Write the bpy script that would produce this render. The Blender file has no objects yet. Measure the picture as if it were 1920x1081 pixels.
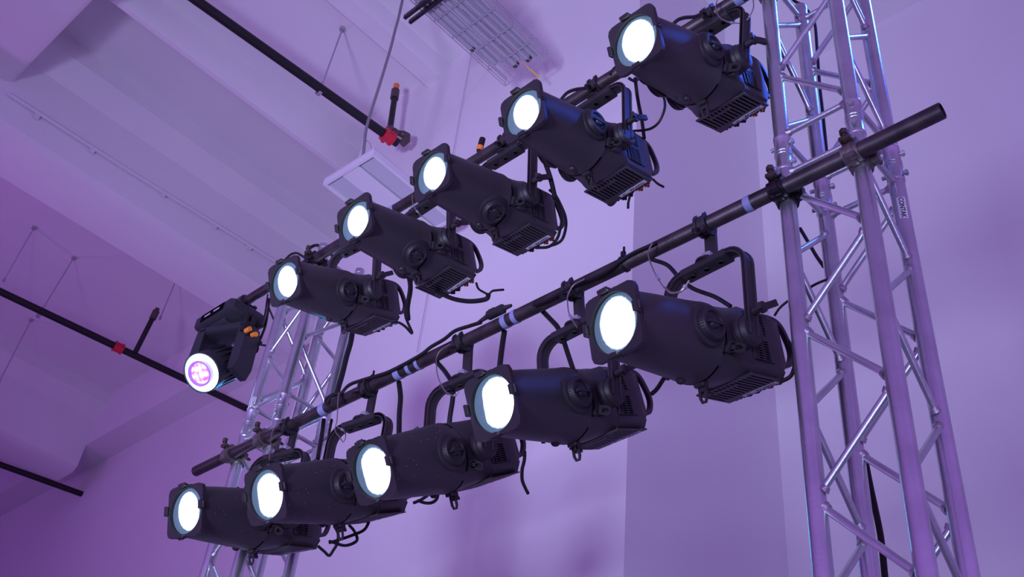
import bpy, bmesh, math, random
from mathutils import Vector, Matrix
random.seed(7)
C = bpy.context.scene.collection
PI = math.pi
V = Vector
# ------------------------------------------------------------ materials
def mat(name, col, rough=.5, metal=0., spec=.5, bump=0., bscale=40., var=0., vscale=6., emis=None, estr=0., coat=0.):
    m = bpy.data.materials.new(name); m.use_nodes = True
    nt = m.node_tree; b = nt.nodes['Principled BSDF']
    b.inputs['Roughness'].default_value = rough; b.inputs['Metallic'].default_value = metal
    b.inputs['Specular IOR Level'].default_value = spec
    b.inputs['Coat Weight'].default_value = coat
    b.inputs['Base Color'].default_value = (*col, 1)
    tc = nt.nodes.new('ShaderNodeTexCoord')
    if var:
        n = nt.nodes.new('ShaderNodeTexNoise'); n.inputs['Scale'].default_value = vscale; n.inputs['Detail'].default_value = 5
        r = nt.nodes.new('ShaderNodeValToRGB')
        r.color_ramp.elements[0].position = .3; r.color_ramp.elements[1].position = .7
        r.color_ramp.elements[0].color = (*[max(0, c*(1-var)) for c in col], 1)
        r.color_ramp.elements[1].color = (*[min(1, c*(1+var)) for c in col], 1)
        nt.links.new(tc.outputs['Object'], n.inputs['Vector']); nt.links.new(n.outputs['Fac'], r.inputs['Fac'])
        nt.links.new(r.outputs['Color'], b.inputs['Base Color'])
    if bump:
        n = nt.nodes.new('ShaderNodeTexNoise'); n.inputs['Scale'].default_value = bscale; n.inputs['Detail'].default_value = 4
        bp = nt.nodes.new('ShaderNodeBump'); bp.inputs['Strength'].default_value = bump; bp.inputs['Distance'].default_value = .002
        nt.links.new(tc.outputs['Object'], n.inputs['Vector']); nt.links.new(n.outputs['Fac'], bp.inputs['Height'])
        nt.links.new(bp.outputs['Normal'], b.inputs['Normal'])
    if emis:
        b.inputs['Emission Color'].default_value = (*emis, 1); b.inputs['Emission Strength'].default_value = estr
    return m
M = {}
M['paint'] = mat('white_painted_concrete', (.80,.80,.82), .75, spec=.25, bump=.25, bscale=9, var=.02, vscale=1.2)
M['wallpaint'] = mat('white_wall_paint', (.80,.80,.81), .8, spec=.2, bump=.1, bscale=5, var=.02, vscale=.8)
M['floor'] = mat('grey_concrete_floor', (.35,.35,.36), .6, var=.1, vscale=2)
M['black'] = mat('black_powder_coat', (.036,.031,.036), .50, spec=.7, bump=.25, bscale=700)
M['black2'] = mat('black_cast_metal', (.026,.023,.027), .5, spec=.55, bump=.3, bscale=300)
M['void'] = mat('vent_void', (.002,.002,.003), .9, spec=.05)
M['rubber'] = mat('black_rubber', (.010,.010,.012), .55, spec=.4)
M['iron'] = mat('dark_steel_pipe', (.066,.053,.058), .45, .6, bump=.4, bscale=60, var=.45, vscale=14)
M['alu'] = mat('brushed_aluminium', (.70,.77,.76), .32, .92, bump=.2, bscale=120, var=.12, vscale=9)
M['greycable'] = mat('grey_cable_sheath', (.22,.22,.25), .5)
M['weld'] = mat('aluminium_weld', (.60,.58,.60), .32, 1., bump=.8, bscale=300)
M['cast'] = mat('galvanised_cast_coupler', (.22,.19,.18), .5, .75, bump=.6, bscale=90, var=.3, vscale=30)
M['castdark'] = mat('oiled_dark_coupler', (.05,.045,.05), .3, .8, bump=.6, bscale=90, var=.4, vscale=30)
M['rust'] = mat('rusty_bolt', (.10,.07,.06), .55, .6, bump=.5, bscale=150, var=.4, vscale=60)
M['tape'] = mat('pale_blue_tape', (.26,.30,.52), .6)
M['white'] = mat('white_label_vinyl', (.85,.85,.88), .5)
M['ink'] = mat('black_ink', (.02,.02,.04), .6)
M['orange'] = mat('orange_plastic', (.85,.25,.03), .4)
M['yellow'] = mat('yellow_plastic', (.8,.6,.05), .5)
M['red'] = mat('red_painted_fitting', (.65,.02,.05), .4)
M['pipeblk'] = mat('black_sprinkler_pipe', (.012,.011,.013), .45, spec=.4, bump=.3, bscale=40)
M['fitting'] = mat('brown_iron_fitting', (.10,.07,.07), .5, .3, bump=.5, bscale=80)
M['zinc'] = mat('zinc_plated_steel', (.50,.51,.55), .42, .6)
M['conduit'] = mat('grey_conduit', (.46,.46,.52), .5, .2)
M['wire'] = mat('steel_safety_wire', (.45,.38,.36), .35, .8)
M['frame'] = mat('white_metal_frame', (.75,.75,.80), .5)
M['diffuser'] = mat('unlit_white_diffuser', (.55,.56,.62), .5)
M['satin'] = mat('moving_head_plastic', (.022,.022,.030), .5, spec=.5, bump=.2, bscale=400)
M['beige'] = mat('pale_junction_cover', (.75,.68,.72), .6)

def dusty(src, name):
    m = src.copy(); m.name = name; nt = m.node_tree; b = nt.nodes['Principled BSDF']; col = b.inputs['Base Color'].default_value[:]
    tc = nt.nodes.new('ShaderNodeTexCoord'); vo = nt.nodes.new('ShaderNodeTexVoronoi'); vo.inputs['Scale'].default_value = 52
    lt = nt.nodes.new('ShaderNodeMath'); lt.operation = 'LESS_THAN'; lt.inputs[1].default_value = .075
    mx = nt.nodes.new('ShaderNodeMix'); mx.data_type = 'RGBA'; mx.inputs['A'].default_value = col; mx.inputs['B'].default_value = (.45,.45,.5,1)
    nt.links.new(tc.outputs['Object'], vo.inputs['Vector']); nt.links.new(vo.outputs['Distance'], lt.inputs[0]); nt.links.new(lt.outputs[0], mx.inputs['Factor']); nt.links.new(mx.outputs['Result'], b.inputs['Base Color'])
    return m
M['dusty'] = dusty(M['black'], 'dusty_black_powder_coat')
def node_math(nt, op, a, b=None, clamp=False):
    n = nt.nodes.new('ShaderNodeMath'); n.operation = op; n.use_clamp = clamp
    for i, v in enumerate((a, b)):
        if v is None: continue
        if isinstance(v, (int, float)): n.inputs[i].default_value = v
        else: nt.links.new(v, n.inputs[i])
    return n.outputs[0]
def lens_mat(name, cy, cz, ay, az, cut, rot):
    """lit lens: the lamp's gate image fills part of the glass, the rim glass has a faint blue-grey glow painted in"""
    m = bpy.data.materials.new(name); m.use_nodes = True; nt = m.node_tree
    b = nt.nodes['Principled BSDF']; b.inputs['Base Color'].default_value = (.10,.16,.20,1)
    b.inputs['Roughness'].default_value = .12; b.inputs['Coat Weight'].default_value = .5
    tc = nt.nodes.new('ShaderNodeTexCoord'); sx = nt.nodes.new('ShaderNodeSeparateXYZ')
    nz = nt.nodes.new('ShaderNodeTexNoise'); nz.inputs['Scale'].default_value = 90; nz.inputs['Detail'].default_value = 3
    nt.links.new(tc.outputs['Object'], nz.inputs['Vector'])
    mp = nt.nodes.new('ShaderNodeMapping'); mp.inputs['Rotation'].default_value = (rot,0,0)
    nt.links.new(tc.outputs['Object'], mp.inputs['Vector']); nt.links.new(mp.outputs['Vector'], sx.inputs['Vector'])
    wob = node_math(nt, 'MULTIPLY', node_math(nt, 'SUBTRACT', nz.outputs['Fac'], .5), .10)
    y = node_math(nt, 'DIVIDE', node_math(nt, 'SUBTRACT', sx.outputs['Y'], cy), ay)
    z = node_math(nt, 'DIVIDE', node_math(nt, 'SUBTRACT', sx.outputs['Z'], cz), az)
    d = node_math(nt, 'SQRT', node_math(nt, 'ADD', node_math(nt, 'MULTIPLY', y, y), node_math(nt, 'MULTIPLY', z, z)))
    d = node_math(nt, 'ADD', d, wob)
    e1 = node_math(nt, 'MULTIPLY', node_math(nt, 'SUBTRACT', 1.04, d), 7., True)
    e2 = node_math(nt, 'MULTIPLY', node_math(nt, 'ADD', node_math(nt, 'SUBTRACT', sx.outputs['Y'], cut), node_math(nt, 'MULTIPLY', wob, .03)), 160., True)
    e = node_math(nt, 'MULTIPLY', e1, e2)
    glow = node_math(nt, 'ADD', node_math(nt, 'MULTIPLY', e, 3.2), .20)  # the constant term paints a weak glow onto the rim glass
    mix = nt.nodes.new('ShaderNodeMix'); mix.data_type = 'RGBA'
    mix.inputs['A'].default_value = (.27,.47,.62,1); mix.inputs['B'].default_value = (.93,.97,1,1)
    nt.links.new(e, mix.inputs['Factor']); nt.links.new(mix.outputs['Result'], b.inputs['Emission Color'])
    nt.links.new(glow, b.inputs['Emission Strength'])
    return m
M['lensF'] = lens_mat('lit_lens_cut_left', .007, -.004, .067, .073, -.050, 0)
M['lensF2'] = lens_mat('lit_lens_cut_wide', .012, .0, .068, .074, -.044, .10)
M['lensU'] = lens_mat('lit_lens_slanted', .006, -.003, .055, .073, -.055, -.28)
M['lensU1'] = lens_mat('lit_lens_full', .004, 0, .063, .074, -.062, -.12)

# ------------------------------------------------------------ mesh builder
def frame_of(d):
    d = V(d).normalized(); a = V((0,0,1)) if abs(d.z) < .9 else V((1,0,0))
    x = a.cross(d).normalized(); y = d.cross(x)
    return x, y, d
class MB:
    def __init__(s): s.bm = bmesh.new(); s.mi = 0
    def _face(s, vs, smooth=False):
        try: f = s.bm.faces.new(vs)
        except ValueError: return
        f.material_index = s.mi; f.smooth = smooth
    def ring_loft(s, rings, close=False, cap=True, smooth=True):
        R = [[s.bm.verts.new(p) for p in r] for r in rings]
        n = len(R[0]); rng = range(len(R)) if close else range(len(R)-1)
        for i in rng:
            a, b = R[i], R[(i+1) % len(R)]
            for j in range(n): s._face([a[j], a[(j+1)%n], b[(j+1)%n], b[j]], smooth)
        if cap and not close: s._face(R[0][::-1]); s._face(R[-1])
        return s
    def cyl(s, p0, p1, r, r2=None, n=16, cap=True):
        p0, p1 = V(p0), V(p1); x, y, d = frame_of(p1-p0); r2 = r if r2 is None else r2
        f = lambda p, q: [p + x*(q*math.cos(2*PI*k/n)) + y*(q*math.sin(2*PI*k/n)) for k in range(n)]
        return s.ring_loft([f(p0, r), f(p1, r2)], cap=cap)
    def lathe(s, prof, p0=(0,0,0), d=(1,0,0), n=32, cap=True):
        p0 = V(p0); x, y, dd = frame_of(d)
        return s.ring_loft([[p0 + dd*t + x*(r*math.cos(2*PI*k/n)) + y*(r*math.sin(2*PI*k/n)) for k in range(n)] for t, r in prof], cap=cap)
    def box(s, c, sz, ax=None, bevel=0.):
        c = V(c); ax = ax or (V((1,0,0)), V((0,1,0)), V((0,0,1)))
        h = [q/2 for q in sz]
        if bevel:
            b = bevel; X, Y, Z = h
            out = [(X-b,-Y),(X,-Y+b),(X,Y-b),(X-b,Y),(-X+b,Y),(-X,Y-b),(-X,-Y+b),(-X+b,-Y)]
            inn = [(X-b*2,-Y+b),(X-b,-Y+b*2),(X-b,Y-b*2),(X-b*2,Y-b),(-X+b*2,Y-b),(-X+b,Y-b*2),(-X+b,-Y+b*2),(-X+b*2,-Y+b)]
            g = lambda l, z: [c + ax[0]*u + ax[1]*v + ax[2]*z for u, v in l]
            return s.ring_loft([g(inn,-Z), g(out,-Z+b), g(out,Z-b), g(inn,Z)], smooth=False)
        vs = [s.bm.verts.new(c + ax[0]*(h[0]*i) + ax[1]*(h[1]*j) + ax[2]*(h[2]*k)) for k in (-1,1) for j in (-1,1) for i in (-1,1)]
        for q in ((0,2,3,1),(4,5,7,6),(0,1,5,4),(2,6,7,3),(1,3,7,5),(0,4,6,2)): s._face([vs[i] for i in q])
        return s
    def quad(s, *ps): s._face([s.bm.verts.new(p) for p in ps]); return s
    def prism(s, pts, off):
        off = V(off); return s.ring_loft([[V(p) for p in pts], [V(p)+off for p in pts]], smooth=False)
    def tube(s, pts, r, n=8, closed=False):
        pts = [V(p) for p in pts]; rings = []; px = None; N = len(pts)
        for i, p in enumerate(pts):
            a = pts[i-1] if (i or closed) else pts[0]; b = pts[(i+1) % N] if (i < N-1 or closed) else pts[-1]
            d = (b-a).normalized()
            if px is None: x, y, _ = frame_of(d)
            else:
                x = (px - d*px.dot(d)).normalized(); y = d.cross(x)
            px = x
            rings.append([p + x*(r*math.cos(2*PI*k/n)) + y*(r*math.sin(2*PI*k/n)) for k in range(n)])
        return s.ring_loft(rings, close=closed)
    def sweep(s, pts, w, t, wdir, closed=False):
        """rectangular bar swept along pts; w along wdir, t across"""
        pts = [V(p) for p in pts]; wdir = V(wdir).normalized(); rings = []; N = len(pts)
        for i, p in enumerate(pts):
            a = pts[i-1] if (i or closed) else pts[0]; b = pts[(i+1) % N] if (i < N-1 or closed) else pts[-1]
            d = (b-a).normalized(); nn = d.cross(wdir).normalized()
            rings.append([p+wdir*w/2+nn*t/2, p-wdir*w/2+nn*t/2, p-wdir*w/2-nn*t/2, p+wdir*w/2-nn*t/2])
        return s.ring_loft(rings, close=closed, smooth=False)
    def ringtube(s, c, axis, r0, r1, h, n=28, arc=(0,2*PI), x=None):
        """annular band (hollow) about axis, from -h/2 to h/2"""
        c = V(c)
        if x is None: X, Y, D = frame_of(axis)
        else:
            D = V(axis).normalized(); X = (V(x)-D*V(x).dot(D)).normalized(); Y = D.cross(X)
        full = abs(arc[1]-arc[0]-2*PI) < 1e-6; m = n if full else n+1; rings = []
        for k in range(m):
            a = arc[0]+(arc[1]-arc[0])*k/n; e = X*math.cos(a)+Y*math.sin(a)
            rings.append([c+e*r0-D*h/2, c+e*r1-D*h/2, c+e*r1+D*h/2, c+e*r0+D*h/2])
        R = [[s.bm.verts.new(p) for p in r] for r in rings]
        for i in range(len(R) if full else len(R)-1):
            a, b = R[i], R[(i+1) % len(R)]
            for j in range(4): s._face([a[j], a[(j+1)%4], b[(j+1)%4], b[j]], j in (1,3))
        if not full: s._face(R[0][::-1]); s._face(R[-1])
        return s
    def build(s, name, mats, parent=None, label=None):
        bmesh.ops.recalc_face_normals(s.bm, faces=s.bm.faces[:])
        me = bpy.data.meshes.new(name); s.bm.to_mesh(me); s.bm.free()
        for m in (mats if isinstance(mats, (list, tuple)) else [mats]): me.materials.append(M[m])
        try: me.set_sharp_from_angle(angle=math.radians(40))
        except Exception: pass
        o = bpy.data.objects.new(name, me); C.objects.link(o)
        if parent: o.parent = parent
        if label: o['label'] = label
        return o
def tag(o, label=None, cat=None, group=None, kind=None):
    if label: o['label'] = label
    if cat: o['category'] = cat
    if group: o['group'] = group
    if kind: o['kind'] = kind
    return o
def empty(name, mw=None, loc=None):
    o = bpy.data.objects.new(name, None); o.empty_display_size = .1; C.objects.link(o)
    if mw is not None: o.matrix_world = mw
    if loc is not None: o.location = loc
    return o
def basis(x, y, p):
    x = V(x).normalized(); y = V(y); y = (y - x*y.dot(x)).normalized(); z = x.cross(y)
    return Matrix(((x.x,y.x,z.x,p[0]),(x.y,y.y,z.y,p[1]),(x.z,y.z,z.z,p[2]),(0,0,0,1)))
def smooth_path(pts, sub=6):
    P = [V(p) for p in pts]; out = []
    for i in range(len(P)-1):
        p0 = P[i-1] if i else P[i]*2-P[i+1]; p1, p2 = P[i], P[i+1]; p3 = P[i+2] if i+2 < len(P) else P[i+1]*2-P[i]
        for k in range(sub):
            t = k/sub; out.append(.5*((2*p1)+(p2-p0)*t+(2*p0-5*p1+4*p2-p3)*t*t+(3*p1-p0-3*p2+p3)*t**3))
    return out+[P[-1]]
def text_mesh(name, body, size, mw, parent, m='ink', lab=None):
    cu = bpy.data.curves.new(name, 'FONT'); cu.body = body; cu.size = size; cu.align_x = 'CENTER'; cu.align_y = 'CENTER'; cu.extrude = .0002; cu.offset = size*.02
    t = bpy.data.objects.new(name+'_tmp', cu); C.objects.link(t); bpy.context.view_layer.update()
    me = bpy.data.meshes.new_from_object(t); bpy.data.objects.remove(t); me.materials.clear(); me.materials.append(M[m])
    o = bpy.data.objects.new(name, me); C.objects.link(o); o.parent = parent; o.matrix_local = mw
    if lab: o['label'] = lab
    return o

# ------------------------------------------------------------ camera
CAMZ = 1.6
cam = bpy.data.objects.new('camera', bpy.data.cameras.new('camera')); C.objects.link(cam)
R_ = V((0.73444,0.67242,0.09191)); U_ = V((0.37062,-0.51084,0.77568)); F_ = V((-0.56854,0.53563,0.62439))
cam.matrix_world = Matrix(((R_.x,U_.x,-F_.x,0),(R_.y,U_.y,-F_.y,0),(R_.z,U_.z,-F_.z,CAMZ),(0,0,0,1)))
cam.data.sensor_width = 36; cam.data.lens = 2009.3/1920*36; cam.data.clip_end = 200
bpy.context.scene.camera = cam
CB = {
'f1_back':([(-1.594,2.1,3.865),(-1.54,2.112,3.821),(-1.502,2.124,3.756),(-1.461,2.136,3.704),(-1.393,2.148,3.648),(-1.347,2.16,3.598)],0.007),
'f1_tower':([(-1.256,2.25,3.578),(-1.234,2.245,3.594),(-1.198,2.24,3.604),(-1.151,2.235,3.607),(-1.111,2.23,3.612),(-1.071,2.225,3.608),(-1.046,2.22,3.596)],0.004),
'f1_rear':([(-1.272,2.28,3.366),(-1.235,2.28,3.374),(-1.22,2.28,3.412),(-1.223,2.28,3.46),(-1.233,2.28,3.492)],0.006),
'f2_rear':([(-1.663,2.2,3.43),(-1.656,2.217,3.455),(-1.646,2.233,3.493),(-1.644,2.25,3.525)],0.007),
'f2_strap':([(-2.263,2.12,3.881),(-2.265,2.12,3.834),(-2.266,2.12,3.77),(-2.265,2.12,3.719)],0.01),
'f2_feed':([(-2.109,2.12,3.927),(-2.071,2.123,3.874),(-2.041,2.126,3.834),(-2.01,2.129,3.79),(-1.984,2.131,3.731),(-1.963,2.134,3.671),(-1.939,2.137,3.603),(-1.928,2.14,3.571)],0.009),
'f3_feed':([(-2.623,2.1,3.905),(-2.586,2.107,3.859),(-2.544,2.113,3.807),(-2.505,2.12,3.744),(-2.499,2.127,3.688),(-2.506,2.133,3.614),(-2.51,2.14,3.57)],0.009),
'f3_strap':([(-2.824,2.12,3.877),(-2.796,2.12,3.797),(-2.784,2.12,3.718),(-2.759,2.12,3.601)],0.01),
'low_run':([(-3.097,2.05,3.882),(-3.053,2.05,3.911),(-2.966,2.05,3.903),(-2.825,2.05,3.88),(-2.722,2.05,3.879),(-2.626,2.05,3.886),(-2.577,2.05,3.9),(-2.509,2.05,3.906),(-2.453,2.05,3.921),(-2.377,2.05,3.91),(-2.316,2.05,3.9)],0.007),
'low_run2':([(-2.06,2.05,3.86),(-1.987,2.05,3.854),(-1.881,2.05,3.861),(-1.755,2.05,3.853),(-1.647,2.05,3.875),(-1.541,2.05,3.872)],0.006),
'coil':([(-3.178,2.05,3.86),(-3.161,2.05,3.895),(-3.114,2.05,3.893),(-3.079,2.05,3.855),(-3.102,2.05,3.833),(-3.162,2.05,3.855),(-3.194,2.05,3.892),(-3.157,2.05,3.904),(-3.093,2.05,3.89)],0.006),
'leg_black':([(-3.607,2.37,4.664),(-3.594,2.37,4.549),(-3.601,2.37,4.464),(-3.603,2.37,4.366),(-3.609,2.37,4.293),(-3.609,2.37,4.231)],0.013),
'leg_black2':([(-3.405,2.2,3.954),(-3.393,2.2,3.881),(-3.387,2.2,3.819),(-3.38,2.2,3.753)],0.009),
'leg_black3':([(-3.345,2.2,3.933),(-3.341,2.2,3.863),(-3.333,2.2,3.814),(-3.321,2.2,3.754)],0.006),
'f4_loop':([(-3.086,2.3,3.448),(-3.089,2.3,3.422),(-3.111,2.3,3.401),(-3.177,2.3,3.398),(-3.241,2.3,3.399),(-3.314,2.3,3.402)],0.006),
'f4_loop2':([(-3.207,2.3,3.449),(-3.168,2.3,3.414),(-3.138,2.3,3.372),(-3.159,2.3,3.36),(-3.208,2.3,3.363),(-3.259,2.3,3.383),(-3.316,2.3,3.409)],0.006),
'f5_loop':([(-3.306,2.3,3.471),(-3.27,2.3,3.429),(-3.263,2.3,3.386),(-3.279,2.3,3.361),(-3.299,2.3,3.344),(-3.338,2.3,3.371),(-3.385,2.3,3.404)],0.006),
'f3_loop':([(-2.811,2.3,3.443),(-2.775,2.3,3.424),(-2.736,2.3,3.412),(-2.709,2.3,3.418),(-2.703,2.3,3.442)],0.006),
'f3_link':([(-2.834,2.3,3.44),(-2.794,2.3,3.442),(-2.756,2.3,3.453),(-2.735,2.3,3.465)],0.006),
'f3_tail':([(-2.281,2.3,3.479),(-2.279,2.3,3.445),(-2.285,2.3,3.409),(-2.28,2.3,3.369),(-2.265,2.3,3.338),(-2.247,2.3,3.308)],0.006),
'u4_drop':([(-3.014,2.2,4.576),(-2.985,2.2,4.507),(-2.973,2.2,4.453),(-2.97,2.2,4.363),(-2.95,2.2,4.291)],0.011),
'u5_loop':([(-2.985,2.2,4.552),(-2.989,2.214,4.488),(-3.004,2.229,4.424),(-3.033,2.243,4.378),(-2.979,2.257,4.265),(-3.055,2.271,4.342),(-3.131,2.286,4.407),(-3.2,2.3,4.441)],0.006),
'u4_loop':([(-2.899,2.25,4.492),(-2.867,2.257,4.446),(-2.824,2.264,4.407),(-2.761,2.271,4.359),(-2.692,2.279,4.32),(-2.633,2.286,4.297),(-2.578,2.293,4.287),(-2.576,2.3,4.313)],0.01),
'u4_tail':([(-2.663,2.3,4.417),(-2.644,2.3,4.377),(-2.611,2.3,4.344),(-2.577,2.3,4.316),(-2.553,2.3,4.322),(-2.49,2.3,4.298)],0.005),
'u3_loop':([(-2.233,2.25,4.668),(-2.197,2.25,4.617),(-2.162,2.25,4.541),(-2.134,2.25,4.467),(-2.126,2.25,4.406),(-2.138,2.25,4.352),(-2.164,2.25,4.341),(-2.198,2.25,4.347)],0.006),
'u3_loop2':([(-2.201,2.25,4.602),(-2.169,2.25,4.524),(-2.152,2.25,4.457),(-2.156,2.25,4.409),(-2.169,2.25,4.365),(-2.209,2.25,4.347),(-2.279,2.25,4.378)],0.006),
'u3_drop':([(-2.183,2.14,4.752),(-2.173,2.155,4.697),(-2.161,2.17,4.641),(-2.155,2.185,4.59),(-2.149,2.2,4.533)],0.01),
'u2_drop':([(-1.701,2.12,4.859),(-1.72,2.152,4.84),(-1.734,2.185,4.796),(-1.742,2.218,4.738),(-1.752,2.25,4.659)],0.007),
'u2_loop':([(-1.598,2.14,4.725),(-1.584,2.15,4.676),(-1.591,2.16,4.634),(-1.622,2.17,4.597),(-1.664,2.18,4.599),(-1.714,2.19,4.629),(-1.765,2.2,4.669)],0.005),
'u2_under':([(-1.963,2.3,4.525),(-1.964,2.3,4.486),(-1.949,2.3,4.46),(-1.931,2.3,4.461),(-1.927,2.3,4.481)],0.006),
'u2_tail':([(-1.854,2.3,4.45),(-1.86,2.3,4.421),(-1.86,2.3,4.393)],0.005),
'u2_tail2':([(-1.746,2.3,4.477),(-1.724,2.3,4.441),(-1.697,2.3,4.408)],0.005),
'u2_hump':([(-2.041,2.06,4.899),(-2.004,2.06,4.927),(-1.958,2.06,4.917),(-1.901,2.06,4.885),(-1.868,2.06,4.877)],0.007),
'u1_hump':([(-1.489,2.06,4.938),(-1.46,2.06,4.952),(-1.426,2.06,4.94),(-1.379,2.06,4.907),(-1.346,2.06,4.902)],0.007),
'u1_drop':([(-1.719,2.1,4.85),(-1.707,2.125,4.846),(-1.706,2.15,4.882),(-1.705,2.175,4.885),(-1.703,2.2,4.894)],0.006),
'u_run':([(-1.78,2.06,4.876),(-1.75,2.06,4.901),(-1.684,2.06,4.893),(-1.633,2.06,4.899)],0.006),
'mh_a':([(-4.214,2.2,5.02),(-4.189,2.2,4.908),(-4.177,2.2,4.828),(-4.202,2.2,4.787),(-4.23,2.2,4.755)],0.005),
'mh_b':([(-4.184,2.2,4.977),(-4.165,2.2,4.904),(-4.142,2.2,4.775),(-4.157,2.2,4.686),(-4.161,2.2,4.627),(-4.208,2.2,4.653),(-4.193,2.2,4.684),(-4.132,2.2,4.669)],0.007),
'mh_c':([(-4.309,2.2,4.764),(-4.22,2.2,4.706),(-4.136,2.2,4.657),(-4.058,2.2,4.618)],0.005),
'mh_d':([(-4.316,2.2,4.726),(-4.27,2.2,4.693),(-4.212,2.2,4.642),(-4.165,2.2,4.616),(-4.145,2.2,4.634),(-4.183,2.2,4.684),(-4.245,2.2,4.723)],0.005),
'top_arch':([(-3.669,2.05,4.914),(-3.695,2.075,4.987),(-3.697,2.1,5.027),(-3.688,2.125,5.036),(-3.661,2.15,5.015),(-3.628,2.175,4.973),(-3.605,2.2,4.937)],0.008),
'top_arch2':([(-3.859,2.05,4.98),(-3.816,2.05,4.993),(-3.763,2.05,4.976),(-3.704,2.05,4.928),(-3.651,2.05,4.884),(-3.605,2.05,4.871)],0.006),
'mh_e':([(-4.171,2.2,4.921),(-4.124,2.2,4.857),(-4.069,2.2,4.784)],0.005),
'tower_a':([(-1.19,2.44,5.297),(-1.167,2.44,5.228),(-1.14,2.44,5.181),(-1.114,2.44,5.108),(-1.097,2.44,5.024),(-1.101,2.44,4.887),(-1.11,2.44,4.68),(-1.112,2.44,4.53),(-1.117,2.44,4.334)],0.006),
'tower_b':([(-1.243,2.44,4.057),(-1.212,2.44,3.961),(-1.196,2.44,3.911),(-1.175,2.44,3.856)],0.006),
'tower_c':([(-1.123,2.44,3.163),(-1.116,2.44,3.047),(-1.107,2.44,2.916),(-1.11,2.44,2.799),(-1.108,2.44,2.708)],0.009),
'sf1':([(-1.54,2.03,3.855),(-1.554,2.03,3.832),(-1.552,2.03,3.799),(-1.524,2.03,3.717),(-1.492,2.03,3.651)],0.0022),
'sf1b':([(-1.492,2.03,3.655),(-1.469,2.03,3.623),(-1.438,2.03,3.611),(-1.421,2.03,3.617),(-1.403,2.03,3.637)],0.0035),
'sf2':([(-1.815,2.03,3.844),(-1.86,2.03,3.841),(-1.883,2.03,3.811),(-1.883,2.03,3.779),(-1.87,2.03,3.72),(-1.833,2.03,3.652)],0.0022),
'sf3':([(-2.442,2.03,3.846),(-2.488,2.03,3.839),(-2.508,2.03,3.817),(-2.504,2.03,3.782),(-2.484,2.03,3.72),(-2.434,2.03,3.64),(-2.378,2.03,3.597),(-2.357,2.03,3.608)],0.0022),
'sf4':([(-3.079,2.03,3.876),(-3.076,2.03,3.845),(-3.05,2.03,3.737),(-3.048,2.03,3.691),(-3.01,2.03,3.649),(-2.975,2.03,3.614),(-2.97,2.03,3.64),(-2.992,2.03,3.671),(-3.035,2.03,3.7)],0.0022),
'sf5':([(-3.446,2.03,3.869),(-3.478,2.03,3.867),(-3.501,2.03,3.841),(-3.488,2.03,3.767),(-3.466,2.03,3.693)],0.0022),
'su1':([(-1.264,2.03,4.876),(-1.272,2.03,4.839),(-1.264,2.03,4.79),(-1.244,2.03,4.745),(-1.215,2.03,4.706),(-1.181,2.03,4.673)],0.0022),
'su1b':([(-1.138,2.06,4.801),(-1.139,2.06,4.758),(-1.155,2.06,4.724),(-1.169,2.06,4.712)],0.0022),
'su4':([(-2.864,2.03,4.839),(-2.848,2.03,4.781),(-2.809,2.03,4.711),(-2.763,2.03,4.651)],0.0022),
}
# ------------------------------------------------------------ the room (metres; X runs along the lighting pipes, Y towards the back wall)
H = 10.6           # ceiling slab underside
Y1, Y2 = 4.47, 6.30
XL, XR = -7.46, -3.56
def struct(name, mb, m): o = mb.build(name, m); o['kind'] = 'structure'; return o
b = MB(); b.box((-8, -2.2, -.05), (36, 17, .1)); struct('floor', b, 'floor')
b = MB(); b.box((-8, -2.2, H+.1), (36, 17, .2)); struct('ceiling', b, 'paint')
b = MB(); b.box((-16.73, Y2+.15, H/2), (18.54, .3, H)); struct('wall_back_left', b, 'wallpaint')
b = MB(); b.box((3.22, Y2+.15, H/2), (13.56, .3, H)); struct('wall_back_right', b, 'wallpaint')
b = MB(); b.box(((XL+XR)/2, (Y1+Y2+.3)/2, H/2), (XR-XL, Y2+.3-Y1, H)); struct('wall_back_middle', b, 'wallpaint')
b = MB(); b.box((-26.1, -2.2, H/2), (.2, 17, H)); struct('wall_left', b, 'wallpaint')
# soffit beams along the back wall, one to each side of the projecting bay
b = MB(); b.box((-16.73, (5.85+Y2)/2, (9.70+H)/2), (18.54, Y2-5.85, H-9.70)); struct('trim_1', b, 'paint')
b = MB(); b.box((3.22, (5.83+Y2)/2, (9.95+H)/2), (13.56, Y2-5.83, H-9.95)); struct('trim_2', b, 'paint')
# ribs of the concrete ceiling, running towards the back wall
def rib(n, x_side, x_far, zb, y0, y1, haunch=None):
    b = MB()
    pr = [(x_side, H+.02), (x_side-.03 if not haunch else x_side, zb+.04), (x_side-.07, zb), (x_far+.04, zb), (x_far, zb+.04), (x_far+.02, H+.02)]
    if haunch: pr = [(x_side+haunch, H+.02), (x_side+haunch, H-.22), (x_side+.10, H-.36), (x_side, H-.44), (x_side-.02, zb+.08), (x_side-.12, zb), (x_far+.05, zb), (x_far, zb+.05), (x_far, H+.02)]
    b.prism([(x, y0, z) for x, z in pr], (0, y1-y0, 0)); return struct('trim_%d' % n, b, 'paint')
rib(3, -9.42, -10.22, 9.24, -8, 5.85, haunch=.22)
rib(4, -7.93, -8.10, 10.24, 1.4, 5.85)
rib(5, -6.14, -6.46, 10.40, -8, Y1)
rib(6, -15.6, -16.4, 9.24, -8, 5.85, haunch=.22)
# girder crossing over the camera side
b = MB(); b.box((-5.2, -.11, (9.76+H)/2), (8.6, 3.0, H-9.76), bevel=.05); struct('trim_7', b, 'paint')

def rod(name, p0, p1, r, m, label, cat, group=None, n=10):
    b = MB(); b.cyl(p0, p1, r, n=n); o = b.build(name, m); tag(o, label, cat, group); return o
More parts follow.
